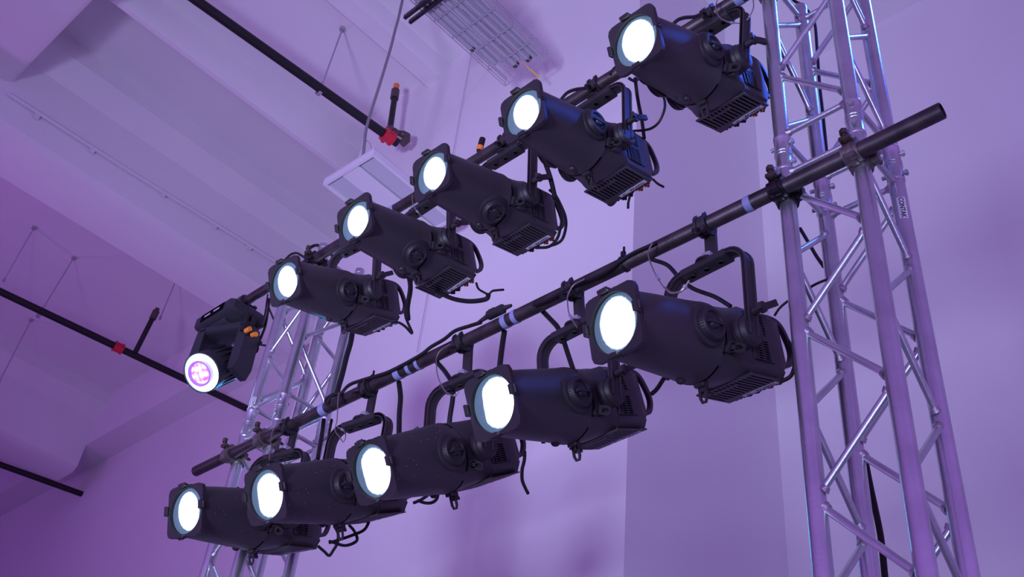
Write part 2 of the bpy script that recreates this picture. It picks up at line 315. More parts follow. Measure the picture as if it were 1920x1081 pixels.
# conduit on the side of the big rib
t = empty('wall_conduit', loc=(-9.40, 1.4, 9.6)); tag(t, 'thin white painted conduit fixed along the side of the big ceiling beam', 'conduit')
b = MB(); b.tube([(0,0,.02),(0,1.5,.05),(0,2.9,.11),(0,4.4,.15)], .022, n=10); b.build('tube', 'frame', t)
for y in (.35,1.0,1.9,2.6,3.1,3.9):
    b = MB(); b.box((-.01, y, -.02+.04*y), (.03,.06,.075)); b.build('strap', 'frame', t)

# sprinkler pipes
def pipe_thing(label, p0, p1, r, red=None, cap=True):
    p0, p1 = V(p0), V(p1); t = empty('sprinkler_pipe', loc=p0); tag(t, label, 'pipe', None)
    d = (p1-p0); b = MB(); b.cyl((0,0,0), d, r, n=20); b.build('pipe', 'pipeblk', t)
    if red is not None:
        e = d.normalized(); c = e*(V(red)-p0).dot(e)
        b = MB(); b.ringtube(c, e, r*.98, r*1.45, .11, n=20)
        for a in (-1, 1): b.ringtube(c+e*.05*a, e, r, r*1.6, .02, n=20)
        x, y, _ = frame_of(e); b.cyl(c+x*r*1.2, c+x*r*2.1, r*.5, n=10); b.cyl(c-x*r*1.2, c-x*r*1.9, r*.35, n=10)
        b.build('grooved_coupling', 'red', t, 'red pipe coupling')
    return t, p0
t, o0 = pipe_thing('thick black sprinkler pipe crossing the bright ceiling above the hanging panel light', (-6.66,.35,9.3), (-6.385,4.22,9.3), .046, (-6.386,4.10,9.3))
b = MB(); b.tube([V(p)-o0 for p in [(-6.37,4.26,9.31),(-6.33,4.28,9.36),(-6.335,4.28,9.42),(-6.37,4.24,9.44)]], .04, n=12); b.build('elbow', 'fitting', t, 'brown iron elbow')
b = MB(); b.tube([V(p)-o0 for p in [(-6.37,4.24,9.44),(-6.46,4.21,9.50)]], .032, n=12)
b.tube([V(p)-o0 for p in [(-6.46,4.21,9.50),(-6.52,4.2,9.53),(-6.545,4.2,9.60)]], .045, n=12); b.build('elbow', 'fitting', t, 'brown iron elbow')
b = MB(); b.cyl(V((-6.545,4.2,9.60))-o0, V((-6.60,4.2,10.12))-o0, .032, n=14); b.build('riser', 'pipeblk', t)
b = MB(); b.cyl(V((-6.60,4.2,10.10))-o0, V((-6.615,4.2,10.24))-o0, .045, n=14); b.build('reducer', 'fitting', t)
b = MB(); b.cyl(V((-6.615,4.2,10.24))-o0, V((-6.62,4.2,10.33))-o0, .026, .034, n=12); b.build('sprinkler_head', 'orange', t, 'orange sprinkler head')
t, o0 = pipe_thing('long black sprinkler pipe with red coupling under the dark left ceiling', (-12.17,2.2,9.2), (-11.69,6.29,9.2), .046, (-11.965,4.40,9.2))
b = MB(); b.cyl(V((-11.91,4.62,9.2))-o0, V((-11.70,4.60,9.74))-o0, .034, n=12); b.build('riser', 'pipeblk', t)
b = MB(); b.cyl(V((-11.70,4.60,9.70))-o0, V((-11.67,4.60,9.82))-o0, .046, n=12); b.cyl(V((-11.67,4.6,9.82))-o0, V((-11.66,4.6,9.86))-o0, .03, n=12); b.build('reducer', 'fitting', t)
pipe_thing('short black sprinkler pipe low at the left edge under the ceiling', (-16.6,4.2,9.2), (-16.18,6.31,9.2), .046)
RODS = [((-6.70,3.44,H),(-6.475,3.289,9.30),'thin steel hanger rod holding the thick pipe near the panel light',.05),
 ((-12.66,3.63,H),(-12.118,3.38,9.2),'thin steel hanger rod holding the long left pipe before its red coupling',.05),
 ((-14.57,3.99,H),(-14.148,3.84,9.25),'thin steel rod hanging below the long left pipe at the image edge',0),
 ((-12.53,2.96,H),(-12.877,3.0,9.9),'short pale rod hanging from the dark ceiling at far left',0),
 ((-11.75,4.74,H),(-11.838,4.75,9.9),'short pale rod hanging right of the left pipe riser',0)]
for p0, p1, lab, cl in RODS:
    p0, p1 = V(p0), V(p1); t = empty('hanger_rod', loc=p0); tag(t, lab, 'hanger', 'ceiling hanger rods')
    b = MB(); b.cyl((0,0,0), p1-p0, .009, n=8); b.build('rod', 'zinc', t)
    b = MB(); b.cyl((0,0,0), (0,0,-.04), .03, n=10); b.build('anchor', 'zinc', t)
    b = MB()
    if cl: b.ringtube(p1-p0, (.05,1,0), .047, .056, .035, n=20); b.cyl(p1-p0+V((0,0,.05)), p1-p0+V((0,0,.12)), .016, n=8)
    else: b.cyl(p1-p0, p1-p0+V((0,0,-.05)), .018, n=8)
    b.build('clevis_ring', 'zinc', t)

# panel light
t = empty('panel_light', basis((1,.035,0),(.03,1,0),(-5.52,3.70,7.62))); tag(t, 'unlit white rectangular panel light hanging on a cable behind the spotlights', 'ceiling light')
L_, W_ = .94, .60
b = MB()
for x, s in ((-W_/2+.012, (.024,L_,.07)), (W_/2-.012, (.024,L_,.07))): b.box((x,0,0), s)
for y in (-L_/2+.012, L_/2-.012): b.box((0,y,0), (W_-.048,.024,.07))
b.box((0,0,.035), (W_,L_,.012)); b.build('housing', 'frame', t)
b = MB(); b.box((-.19,0,-.012), (.17,L_-.05,.008)); b.build('diffuser', 'diffuser', t)
b = MB(); b.box((.19,0,-.012), (.17,L_-.05,.008)); b.build('diffuser', 'diffuser', t)
b = MB(); b.box((0,0,-.018), (.19,L_-.05,.02)); b.build('centre_tray', 'frame', t)
b = MB(); b.box((0,-.28,.07), (.14,.25,.06)); b.build('driver_box', 'frame', t)
for sx_ in (-1,1):
    b = MB(); b.tube([(sx_*.22,-.40,.04),(sx_*.05,-.36,.34),(0,-.36,.40)], .003, n=6); b.build('suspension_wire', 'zinc', t)
b = MB(); b.tube(smooth_path([(-5.449,3.3,H),(-5.449,3.3,9.933),(-5.438,3.3,9.599),(-5.441,3.3,9.367),(-5.441,3.3,9.101),(-5.466,3.3,8.664),(-5.49,3.3,8.357),(-5.498,3.3,8.13),(-5.47,3.3,7.939),(-5.46,3.33,7.66)]), .013, n=8)
o = b.build('lighting_cable', 'greycable'); tag(o, 'grey cable hanging from the ceiling down to the white panel light', 'cable')
b = MB(); b.tube([(-5.74,4.44,10.42),(-5.75,4.44,9.7),(-5.748,4.44,8.0),(-5.75,4.44,6.6)], .0022, n=6)
o = b.build('wall_wire', 'greycable'); tag(o, 'very thin grey wire hanging straight down the bright wall', 'wire')

# cable tray
TZ = 8.9; X0, X1 = -4.77, -4.28
t = empty('cable_tray', loc=((X0+X1)/2, 2.0, TZ)); tag(t, 'wire mesh cable tray hung below the ceiling against the bright wall', 'cable tray')
b = MB(); w_ = (X1-X0)/2; yA, yB = -1.2, 2.12; hh = .115
for k in range(9):
    x = -w_+2*w_*k/8; b.cyl((x,yA,0), (x,yB,0), .0045, n=6)
for z in (.038,.077,hh):
    for s in (-1,1): b.cyl((s*w_,yA,z), (s*w_,yB,z), .0045, n=6)
y = yB
while y > yA:
    b.tube([(-w_,y,hh),(-w_,y,0),(w_,y,0),(w_,y,hh)], .0052, n=6); y -= .22
b.build('wire_basket', 'zinc', t)
for y_ in (1.04,1.10):
    b = MB(); b.box((-.03,y_,-.03), (.72,.028,.04)); b.build('strut', 'castdark', t)
for s in (-1,1):
    b = MB(); b.cyl((s*.30,-.9,-.03), (s*.30,-.9,9.76-TZ), .006, n=8); b.build('threaded_rod', 'zinc', t)
b = MB(); b.box((0,-.9,-.03), (.72,.028,.04)); b.build('strut', 'castdark', t)
ends = [(-.205,1.66,.020,'conduit'),(-.150,1.90,.026,'conduit'),(-.09,1.97,.018,'conduit'),(-.03,2.02,.030,'conduit'),(.04,1.98,.020,'conduit'),(.10,2.04,.030,'conduit'),(.17,2.06,.020,'conduit'),(.215,2.10,.014,'conduit')]
labs = ['nearest the left basket side','second from the left basket side','thin one beside the thick middle conduit','thick one with a yellow tip in the middle','thin one right of the thick middle conduit','thick one towards the right basket side','thin one near the right basket side','thinnest, along the right basket side']
for i, ((x, y, r, m), l) in enumerate(zip(ends, labs)):
    o_ = empty('conduit_pipe', loc=((X0+X1)/2+x, .85, TZ+r+.005)); tag(o_, 'grey conduit lying in the wire tray, '+l, 'conduit', 'conduits in the wire tray')
    b = MB(); b.cyl((0,0,0), (0,y+1.15,0), r, n=14); b.build('tube', m, o_)
    if i in (0,3,5): b = MB(); b.ringtube((0,y+1.15,0), (0,1,0), r*.7, r*1.08, .03, n=14); b.build('end_bushing', 'fitting', o_)
b = MB(); b.tube(smooth_path([(-4.60,3.7,9.0),(-4.52,3.95,8.98),(-4.47,4.12,8.90),(-4.44,4.22,8.86)]), .007, n=8)
o = b.build('pull_cord', 'yellow'); tag(o, 'short yellow cord end sticking out of the cable tray', 'cord')
b = MB(); b.tube(smooth_path([(-4.60,1.2,9.0),(-4.55,2.4,8.99),(-4.62,3.0,8.99),(-4.50,3.6,8.99),(-4.40,4.0,8.97)]), .010, n=8)
o = b.build('tray_cable', 'beige'); tag(o, 'pale pink cable winding loosely between the conduits in the tray', 'cable')
# ------------------------------------------------------------ truss towers
JZ = 4.07   # joint height
def tower(xa, ya, label, ztop=5.07):
    s = .24
    t = empty('truss_tower', loc=(xa+s/2, ya+s/2, 0)); tag(t, label, 'truss')
    cn = {'A':(-s/2,-s/2),'B':(s/2,-s/2),'C':(s/2,s/2),'D':(-s/2,s/2)}
    b = MB(); b.box((0,0,.01), (.5,.5,.02)); b.build('base_plate', 'alu', t)
    for k, (x, y) in cn.items():
        b = MB(); 
        for z0, z1 in ((.02,2.07),(2.07,JZ-.045),(JZ+.045,ztop)): b.cyl((x,y,z0),(x,y,z1),.025,n=28)
        b.ringtube((x,y,ztop-.02),(0,0,1),.02,.0262,.012,n=28)
        lg = b.build('leg', 'alu', t)
        b = MB(); b.lathe([(-.075,.0258),(-.072,.0275),(-.062,.0275),(-.060,.0262),(-.012,.0262),(-.010,.028),(-.002,.028),(0,.0262),(.002,.028),(.010,.028),(.012,.0262),(.06,.0262),(.062,.0275),(.072,.0275),(.075,.0258)], (x,y,JZ), (0,0,1), n=28)
        cp = b.build('coupling_sleeve', 'alu', lg)
        dx, dy = (1,0) if k in 'AB' else (1,.25)
        for z in (JZ+.042, JZ-.042):
            b = MB(); e = V((dx,dy,0)).normalized() if k != 'B' else V((.3,-1,0)).normalized()
            b.cyl(V((x,y,z))-e*.040, V((x,y,z))+e*.040, .0065, n=10); b.cyl(V((x,y,z))+e*.030, V((x,y,z))+e*.038, .010, n=8)
            b.build('coupling_pin', 'zinc', lg)
    def brace(k0, z0, k1, z1):
        p0 = V((*cn[k0], z0)); p1 = V((*cn[k1], z1)); d = (p1-p0).normalized()
        h = V((p1.x-p0.x, p1.y-p0.y, 0)).normalized()
        a, c = p0+h*.018, p1-h*.018
        b = MB(); b.cyl(a, c, .010, n=12); 
        b.mi = 1; b.cyl(p0+h*.021, p0+h*.021+d*.014, .0155, .0105, n=12); b.cyl(p1-h*.021, p1-h*.021-d*.014, .0155, .0105, n=12)
        b.build('brace', ['alu','weld'], t)
    faces = [('A','B',0),('A','D',1),('D','C',1),('C','B',1)]
    for f0, f1, par in faces:
        for z in (JZ+.085, JZ-.085, ztop-.075): brace(f0, z, f1, z)
        # lower section: nodes every 0.26 m, f0 even / f1 odd (or reversed)
        for k in range(7):
            za, zb = 3.92-.26*k-.022, 3.92-.26*(k+1)+.022
            ka, kb = (f0, f1) if (k+par) % 2 == 0 else (f1, f0)
            brace(ka, za, kb, zb)
        for k in range(3):
            za, zb = 4.19+.26*k+.022, 4.19+.26*(k+1)-.022
            ka, kb = (f1, f0) if (k+par) % 2 == 0 else (f0, f1)
            brace(ka, za, kb, zb)
    return t, cn
tR, cn = tower(-1.117, 2.133, 'aluminium box truss tower at the right, carrying the right ends of the pipes')
tL, _ = tower(-3.901, 2.133, 'aluminium box truss tower at the left, partly hidden behind spotlights', 5.03)
def leg_label(par, x, y, z, ang, txt, sz, w, h, rad=.0256):
    """sticker wrapped round a truss leg"""
    t0 = math.radians(ang); n = 8; da = w/rad
    b = MB(); R0 = []
    for z_ in (z-h/2, z+h/2): R0.append([b.bm.verts.new((x+rad*math.cos(t0-da/2+da*k/n), y+rad*math.sin(t0-da/2+da*k/n), z_)) for k in range(n+1)])
    for k in range(n): b._face([R0[0][k],R0[0][k+1],R0[1][k+1],R0[1][k]], True)
    st = b.build('sticker', 'white', par, 'white sticker with black letters')
    e = V((math.cos(t0), math.sin(t0), 0)); tx = V((0,0,-1)); 
    ty = e.cross(tx)
    mw = Matrix(((tx.x,ty.x,e.x,x+e.x*(rad+.0006)),(tx.y,ty.y,e.y,y+e.y*(rad+.0006)),(tx.z,ty.z,e.z,z),(0,0,0,1)))
    text_mesh('lettering', txt, sz, mw, st)
leg_label(tR, .12, .12, 3.87, -62, 'CONTAK', .019, .026, .085)
leg_label(tL, -.12, -.12, 4.165, -50, 'CONTAK', .017, .020, .075)

# ------------------------------------------------------------ pipes
BY = 2.083; ZL_, ZU_ = 3.883, 4.893
def scaffold(name_label, x0, x1, z):
    t = empty('lighting_pipe', loc=((x0+x1)/2, BY, z)); tag(t, name_label, 'pipe', 'lighting pipes between the towers')
    L = (x1-x0)/2; b = MB()
    n = 32; P = []
    for x, r in ((-L,.0205),(-L,.0230),(-L+.0015,.0242),(L-.0015,.0242),(L,.0230),(L,.0205),(L-.12,.0203)):
        P.append((x, r))
    P = [(-L+.12,.0203)]+P
    b.lathe(P, (0,0,0), (1,0,0), n=n, cap=True); b.build('tube', 'iron', t); return t
lowbar = scaffold('lower dark steel pipe carrying the front row, open end sticking out past the right tower', -4.165, -.612, ZL_)
upbar = scaffold('upper dark steel pipe carrying the back row of spotlights and the moving head', -4.40, -.70, ZU_)
def tape(x, z, w, label):
    b = MB(); b.ringtube((0,0,0), (1,0,0), .0242, .0252, w, n=28); b.ringtube((.003,0,0), (1,.05,.03), .0245, .0258, w*.7, n=28)
    o = b.build('tape_band', 'tape'); o.location = (x, BY, z); tag(o, label, 'tape', 'pale tape bands on the pipes')
for x, w, l in ((-1.218,.022,'pale blue tape band on the lower pipe, nearest the right tower'),(-2.175,.018,'right one of two tape bands beside the inline plug on the lower pipe'),
  (-2.222,.022,'left one of two tape bands beside the inline plug on the lower pipe'),(-2.672,.014,'rightmost of three tape bands at the middle of the lower pipe'),
  (-2.722,.016,'middle one of three tape bands at the middle of the lower pipe'),(-2.784,.030,'leftmost of three tape bands at the middle of the lower pipe'),
  (-3.237,.034,'pale tape band on the lower pipe beside the left tower, the leftmost')): tape(x, ZL_, w, l)
tape(-1.206, ZU_, .03, 'pale tape band on the upper pipe by the right tower at the top edge')
tape(-3.057, ZU_, .03, 'pale tape band on the upper pipe between two leftmost spotlights')
for x, l in ((-1.692,'black cable tie on the lower pipe beside the rightmost front spotlight'),(-2.94,'black cable tie on the lower pipe left of the three tape bands')):
    t = empty('cable_tie', loc=(x, BY, ZL_)); tag(t, l, 'cable tie', 'cable ties on the lower pipe')
    b = MB(); b.ringtube((0,0,0), (1,0,.12), .0245, .029, .010, n=24); b.build('strap', 'rubber', t)
    b = MB(); b.box((0,-.008,.036), (.014,.012,.022)); b.box((.004,-.01,.05), (.006,.006,.03)); b.build('buckle', 'rubber', t)

# swivel couplers that tie pipe to truss leg
def coupler(x, z, legx, label, m='cast', flip=1):
    t = empty('swivel_coupler', loc=(x, BY, z)); tag(t, label, 'coupler', 'swivel couplers on the towers')
    dx = legx-x
    b = MB(); b.ringtube((0,0,0), (1,0,0), .0245, .0315, .05, n=28)
    b.ringtube((0,0,0), (1,0,0), .030, .0355, .022, n=28); b.box((0,.002,.037), (.046,.035,.012)); b.box((0,-.022,-.028), (.036,.022,.018), bevel=.002); b.build('pipe_half', m, t)
    b = MB(); b.ringtube((dx,.05,0), (0,0,1), .0255, .0325, .05, n=28); b.ringtube((dx,.05,0), (0,0,1), .031, .0365, .02, n=28)
    b.box((dx+.042*flip,.05,-.002), (.026,.024,.042), bevel=.003); b.build('leg_half', m, t)
    b = MB(); b.cyl((0,-.040,.018), (0,-.040,.066), .0065, n=10); b.cyl((0,-.040,.046), (0,-.040,.062), .0125, n=6); b.box((0,-.036,.030), (.034,.022,.014), bevel=.002)
    b.build('eye_bolt', 'rust', t)
    b = MB(); b.cyl((dx+.045*flip,.05-.045,.0), (dx+.045*flip,.05+.03,.0), .0065, n=10); b.cyl((dx+.045*flip,.05-.036,0), (dx+.045*flip,.05-.022,0), .0125, n=6)
    b.build('eye_bolt', 'rust', t)
    return t
coupler(-1.117, ZL_, -1.117, 'dark oily coupler holding the lower pipe to the left leg of the right tower', 'castdark')
coupler(-.877, ZL_, -.877, 'grey rusty coupler holding the lower pipe to the front right leg of the right tower')
coupler(-3.901, ZL_, -3.901, 'grey coupler nearest the left end of the lower pipe', flip=1)
coupler(-3.661, ZL_, -3.661, 'grey coupler between the left tower and the leftmost front spotlight clamp')
coupler(-3.650, ZU_, -3.661, 'dark coupler holding the upper pipe at the top of the left tower', 'castdark')
coupler(-3.901, ZU_, -3.901, 'dark coupler on the upper pipe behind the leftmost upper spotlight', 'castdark')
coupler(-1.117, ZU_, -1.117, 'coupler on the upper pipe at the right tower, above the frame edge')

# ------------------------------------------------------------ spotlight
def circ(x, r, n=32): return [V((x, r*math.cos(2*PI*k/n+PI/n), r*math.sin(2*PI*k/n+PI/n))) for k in range(n)]
def rbox(x, hy, z0, z1, e, n=32):
    """rounded-box section at x, exponent e"""
    cz, hz = (z0+z1)/2, (z1-z0)/2; out = []
    for k in range(n):
        a = 2*PI*k/n+PI/n; c, s_ = math.cos(a), math.sin(a); r = (abs(c)**e+abs(s_)**e)**(-1/e)
        out.append(V((x, hy*c*r, cz+hz*s_*r)))
    return out
PX = .407
MESH = {}
def proto(key, fn):
    if key not in MESH: MESH[key] = fn()
    return MESH[key]
def part(name, me, parent, mw=None, label=None):
    o = bpy.data.objects.new(name, me); C.objects.link(o); o.parent = parent
    if mw is not None: o.matrix_local = mw
    if label: o['label'] = label
    return o
def mesh_of(mb, mats, nm='mesh'):
    o = mb.build(nm, mats); me = o.data; bpy.data.objects.remove(o); return me
def RX(a): return Matrix.Rotation(a, 4, 'X')
def RY(a): return Matrix.Rotation(a, 4, 'Y')
def T(x, y, z): return Matrix.Translation((x, y, z))
def f_tube():
    b = MB()
    b.lathe([(PX-.019,.088),(PX-.019,.0945),(PX-.03,.0955),(.27,.1045),(.15,.1130),(.090,.1185),(.0885,.1195),(.078,.1195),(.0765,.1175)], n=64, cap=False)
    b.lathe([(PX-.0185,.0885),(PX-.03,.084),(PX-.05,.084)], n=64, cap=False)       # inner lip around the glass
    return mesh_of(b, 'black')
def f_slots():
    b = MB()
    for a0, a1 in ((-.62,.10),(-1.55,-.92),(.75,1.35),(1.75,2.4),(3.0,3.7),(4.0,4.5)):
        b.ringtube((.082,0,0), (1,0,0), .1185, .1199, .0075, n=14, arc=(a0, a1), x=(0,1,0))
    return mesh_of(b, 'void')
def f_notch():
    b = MB(); b.box((.30,.060,.083), (.006,.004,.022), ax=(V((1,0,0)), RX(.62).to_3x3()@V((0,1,0)), RX(.62).to_3x3()@V((0,0,1)))); b.box((.30,.060,-.083), (.006,.022,.004), ax=(V((1,0,0)), RX(.62).to_3x3()@V((0,1,0)), RX(.62).to_3x3()@V((0,0,1)))); return mesh_of(b, 'void')
def f_refl():
    b = MB()
    b.ring_loft([circ(.0765,.1165), circ(.05,.117), rbox(.02,.117,-.114,.115,2.2), rbox(-.012,.113,-.110,.112,3.0), rbox(-.034,.107,-.107,.108,6), rbox(-.040,.105,-.105,.107,8)])
    return mesh_of(b, 'black')
def f_box():
    b = MB()
    b.ring_loft([rbox(-.040,.104,-.105,.106,14), rbox(-.10,.104,-.105,.106,20), rbox(-.158,.104,-.105,.104,20), rbox(-.181,.103,-.105,.103,20), rbox(-.215,.097,-.064,.098,20), rbox(-.220,.092,-.060,.092,16)], smooth=False)
    # raised side pocket plates
    for s in (-1,1): b.box((-.100, s*.1045, .012), (.10,.005,.150), bevel=.002)
    return mesh_of(b, 'black')
def f_bgrille():
    b = MB(); b.mi = 1; b.box((-.086,0,-.1058), (.112,.196,.0012)); b.mi = 0
    n = 13
    for k in range(n+1):
        y = -.0975+.195*k/n; b.box((-.086,y,-.1085), (.116,.0074,.0050))
    b.box((-.062,-.020,-.1088), (.013,.088,.0052)); b.box((-.162,0,-.1075), (.036,.206,.0046)); b.box((-.031,0,-.1080), (.010,.204,.0056))
    return mesh_of(b, ['black','void'])
def f_sgrille(s):
    b = MB()
    for x0 in (-.080,-.112):
        for z0 in (.052,-.030):
            b.mi = 1; b.box((x0, s*.1068, z0), (.024,.0015,.062)); b.mi = 0
            for k in range(9): b.box((x0, s*.108, z0-.031+.062*k/8), (.026,.004,.0028))
            for x_ in (-.0125,.0125): b.box((x0+x_, s*.108, z0), (.003,.004,.066))
    return mesh_of(b, ['black','void'])
def f_rearfins():
    b = MB()
    for k in range(12):
        y = -.082+.16*k/11; b.prism([(-.181,y,-.1040),(-.214,y,-.0640),(-.222,y,-.068),(-.189,y,-.1080)], (0,.0065,0))
    return mesh_of(b, 'black2')
def f_handle():
    b = MB(); pts = [(-.120,0,.092),(-.190,0,.094),(-.225,0,.086),(-.245,0,.066),(-.262,0,.022),(-.262,0,-.012),(-.240,0,-.044),(-.212,0,-.052)]
    b.sweep(smooth_path(pts, 4), .016, .013, (0,1,0)); return mesh_of(b, 'black')
def f_plate():
    b = MB(); n = 48; h = .0935; rc = .022
    def sq(k):
        a = 2*PI*k/n+PI/4; c, s_ = math.cos(a), math.sin(a)
        # rounded square outline
        m = max(abs(c), abs(s_)); p = V((0, h*c/m, h*s_/m))
        q = V((0, max(-h+rc, min(h-rc, p.y)), max(-h+rc, min(h-rc, p.z))))
        d = p-q
        return q+d.normalized()*rc if (abs(p.y) > h-rc and abs(p.z) > h-rc) else p
    def rg(x, f): return [V((x, f(k).y, f(k).z)) for k in range(n)]
    ci = lambda r: (lambda k: V((0, r*math.cos(2*PI*k/n+PI/4), r*math.sin(2*PI*k/n+PI/4))))
    b.ring_loft([rg(PX-.003, ci(.0850)), rg(PX-.001, sq), rg(PX-.016, sq), rg(PX-.018, ci(.0850))], close=True, smooth=False)
    for k in range(13):        # saw-tooth top edge of the colour frame slot
        b.box((PX-.009, -.060+.0068*k, h+.0012), (.012,.0036,.003))
    return mesh_of(b, 'black2')
def f_clip():
    b = MB(); b.box((PX+.002,0,.096), (.022,.036,.010), bevel=.002); b.box((PX+.011,0,.0905), (.005,.030,.010), bevel=.001); b.cyl((PX+.002,-.012,.102), (PX+.002,.012,.102), .0035, n=8)
    return mesh_of(b, 'black2')
def f_lens():
    b = MB(); r = .0860
    b.lathe([(-.006,r),(0.0,r),(.003,r*.85),(.0055,r*.6),(.007,r*.3),(.0073,.002)], n=56); return b
def f_knob():
    """origin on the tube axis, knob along +Y"""
    b = MB(); b.lathe([(.098,.062),(.108,.062),(.111,.058),(.113,.050)], d=(0,1,0), n=40)
    b.lathe([(.112,.050),(.126,.047),(.129,.044),(.129,.036),(.124,.034),(.124,.018),(.133,.015),(.134,.001)], d=(0,1,0), n=40)
    for k in range(40):
        a = 2*PI*k/40; b.box((.0485*math.cos(a), .119, .0485*math.sin(a)), (.0028,.013,.0022), ax=(V((math.cos(a),0,math.sin(a))), V((0,1,0)), V((-math.sin(a),0,math.cos(a)))))
    b.box((0,.131,0), (.060,.010,.008)); return mesh_of(b, 'black2')
def f_pivot(s):
    b = MB(); b.lathe([(.100*s,.050),(.118*s,.047),(.121*s,.043),(.124*s,.043),(.125*s,.048),(.150*s,.045),(.156*s,.040),(.157*s,.001)], d=(0,1,0), n=36)
    b.ringtube((0,.1395*s,0), (0,1,0), .044, .0485, .003, n=36)
    return mesh_of(b, 'black2')
def f_lever():
    b = MB(); b.cyl((0,.140,.056), (0,.192,.056), .012, n=12); b.cyl((0,.184,.056), (0,.196,.056), .017, n=12)
    b.sweep([(0,.190,.056),(-.020,.197,.068),(-.050,.200,.088)], .012, .020, (0,1,0)); b.sweep([(0,.190,.056),(.018,.195,.050),(.028,.198,.046)], .012, .018, (0,1,0))
    return mesh_of(b, 'black2')
def f_tab():
    """shutter tab, radial along +Z, origin on axis"""
    b = MB(); b.box((.070,0,.122), (.026,.034,.016), bevel=.002)
    x = .066
    b.sweep([(x-.0,-.010,.128),(x,-.011,.160),(x,-.006,.172),(x,.006,.172),(x,.011,.160),(x,.010,.128)], .005, .008, (1,0,0)); b.box((x,0,.134), (.005,.024,.014))
    b.cyl((.040,.012,.118), (.040,.012,.140), .012, n=14); b.cyl((.040,.012,.136), (.040,.012,.146), .0145, n=14)
    return mesh_of(b, 'black2')
def f_stud():
    b = MB(); b.lathe([(.106,.016),(.118,.014),(.124,.009),(.126,.001)], (.128,0,0), (0,0,1), n=16); b.cyl((.150,.03,.100), (.150,.03,.114), .006, n=10); return mesh_of(b, 'black2')
def f_yoke():
    """U in the Y-Z' plane, crossbar at z=.288"""
    b = MB(); w, h, r = .151, .288, .062
    path = [(0,w,-.020),(0,w,.06),(0,w,h-r)]+[(0, w-r+r*math.cos(a*PI/12), h-r+r*math.sin(a*PI/12)) for a in range(1,6)]+[(0,w-r,h),(0,0,h)]
    path = path+[(x,-y,z) for x,y,z in path[-2::-1]]
    b.sweep(path, .042, .009, (1,0,0))
    for s in (-1,1): b.sweep([V(p)+V((s*.0175,0,0)) for p in path], .007, .016, (1,0,0))
    return mesh_of(b, 'black')
def f_yokeplate():
    b = MB(); b.box((0,0,.284), (.052,.175,.026), bevel=.003)
    b.mi = 1
    for y in (-.055,0,.055): b.cyl((0,y,.2708), (0,y,.2702), .0085, n=14); 
    b.mi = 0
    for y in (-.055,0,.055): b.ringtube((0,y,.2700), (0,0,1), .0085, .012, .004, n=14)
    return mesh_of(b, ['black2','void'])
def f_label():
    b = MB(); b.box((0,0,0), (.019,.090,.0010)); b.box((-.0005,-.062,0), (.0145,.040,.0010)); return mesh_of(b, 'white')
def f_conn(m):
    def g():
        b = MB(); b.mi = 1; b.cyl((.006,0,.004), (-.008,0,-.006), .0140, n=16); b.mi = 0; b.cyl((-.008,0,-.006), (-.020,0,-.014), .0150, .012, n=16); b.mi = 1; b.cyl((-.018,0,-.012), (-.026,0,-.018), .005, n=10)
        return mesh_of(b, [m,'rubber'])
    return g
def clampmesh(D):
    """hook clamp round a pipe at z=D, foot on the yoke crossbar"""
    b = MB(); b.ringtube((0,0,D), (0,1,0), .0246, .0325, .040, n=28, arc=(-.9,4.0), x=(1,0,0))
    for s in (-.016,.016): b.ringtube((0,s,D), (0,1,0), .030, .0385, .008, n=28, arc=(-.9,4.0), x=(1,0,0))
    z0 = .296
    b.box((-.030,0,(D+z0)/2-.006), (.012,.040,max(.03,D-z0-.012))); b.lathe([(z0-.002,.036),(z0+.006,.034),(z0+.014,.020),(z0+.020,.016)], (0,0,0), (0,0,1), n=24)
    b.box((.030,0,D-.034), (.016,.036,.018), bevel=.002)
    return mesh_of(b, 'black2')
def clampbolt(D):
    b = MB(); b.cyl((.028,0,D-.03), (.058,0,D-.052), .006, n=10); b.cyl((.054,0,D-.049), (.064,0,D-.056), .008, n=12); b.cyl((-.008,0,.30), (-.008,0,min(.322,D-.03)), .008, n=6); return mesh_of(b, 'castdark')
def clampband(D):
    b = MB(); b.box((-.012,0,.325 if D>.40 else .312), (.034,.030,.022 if D>.40 else .014), bevel=.003); return mesh_of(b, 'zinc')

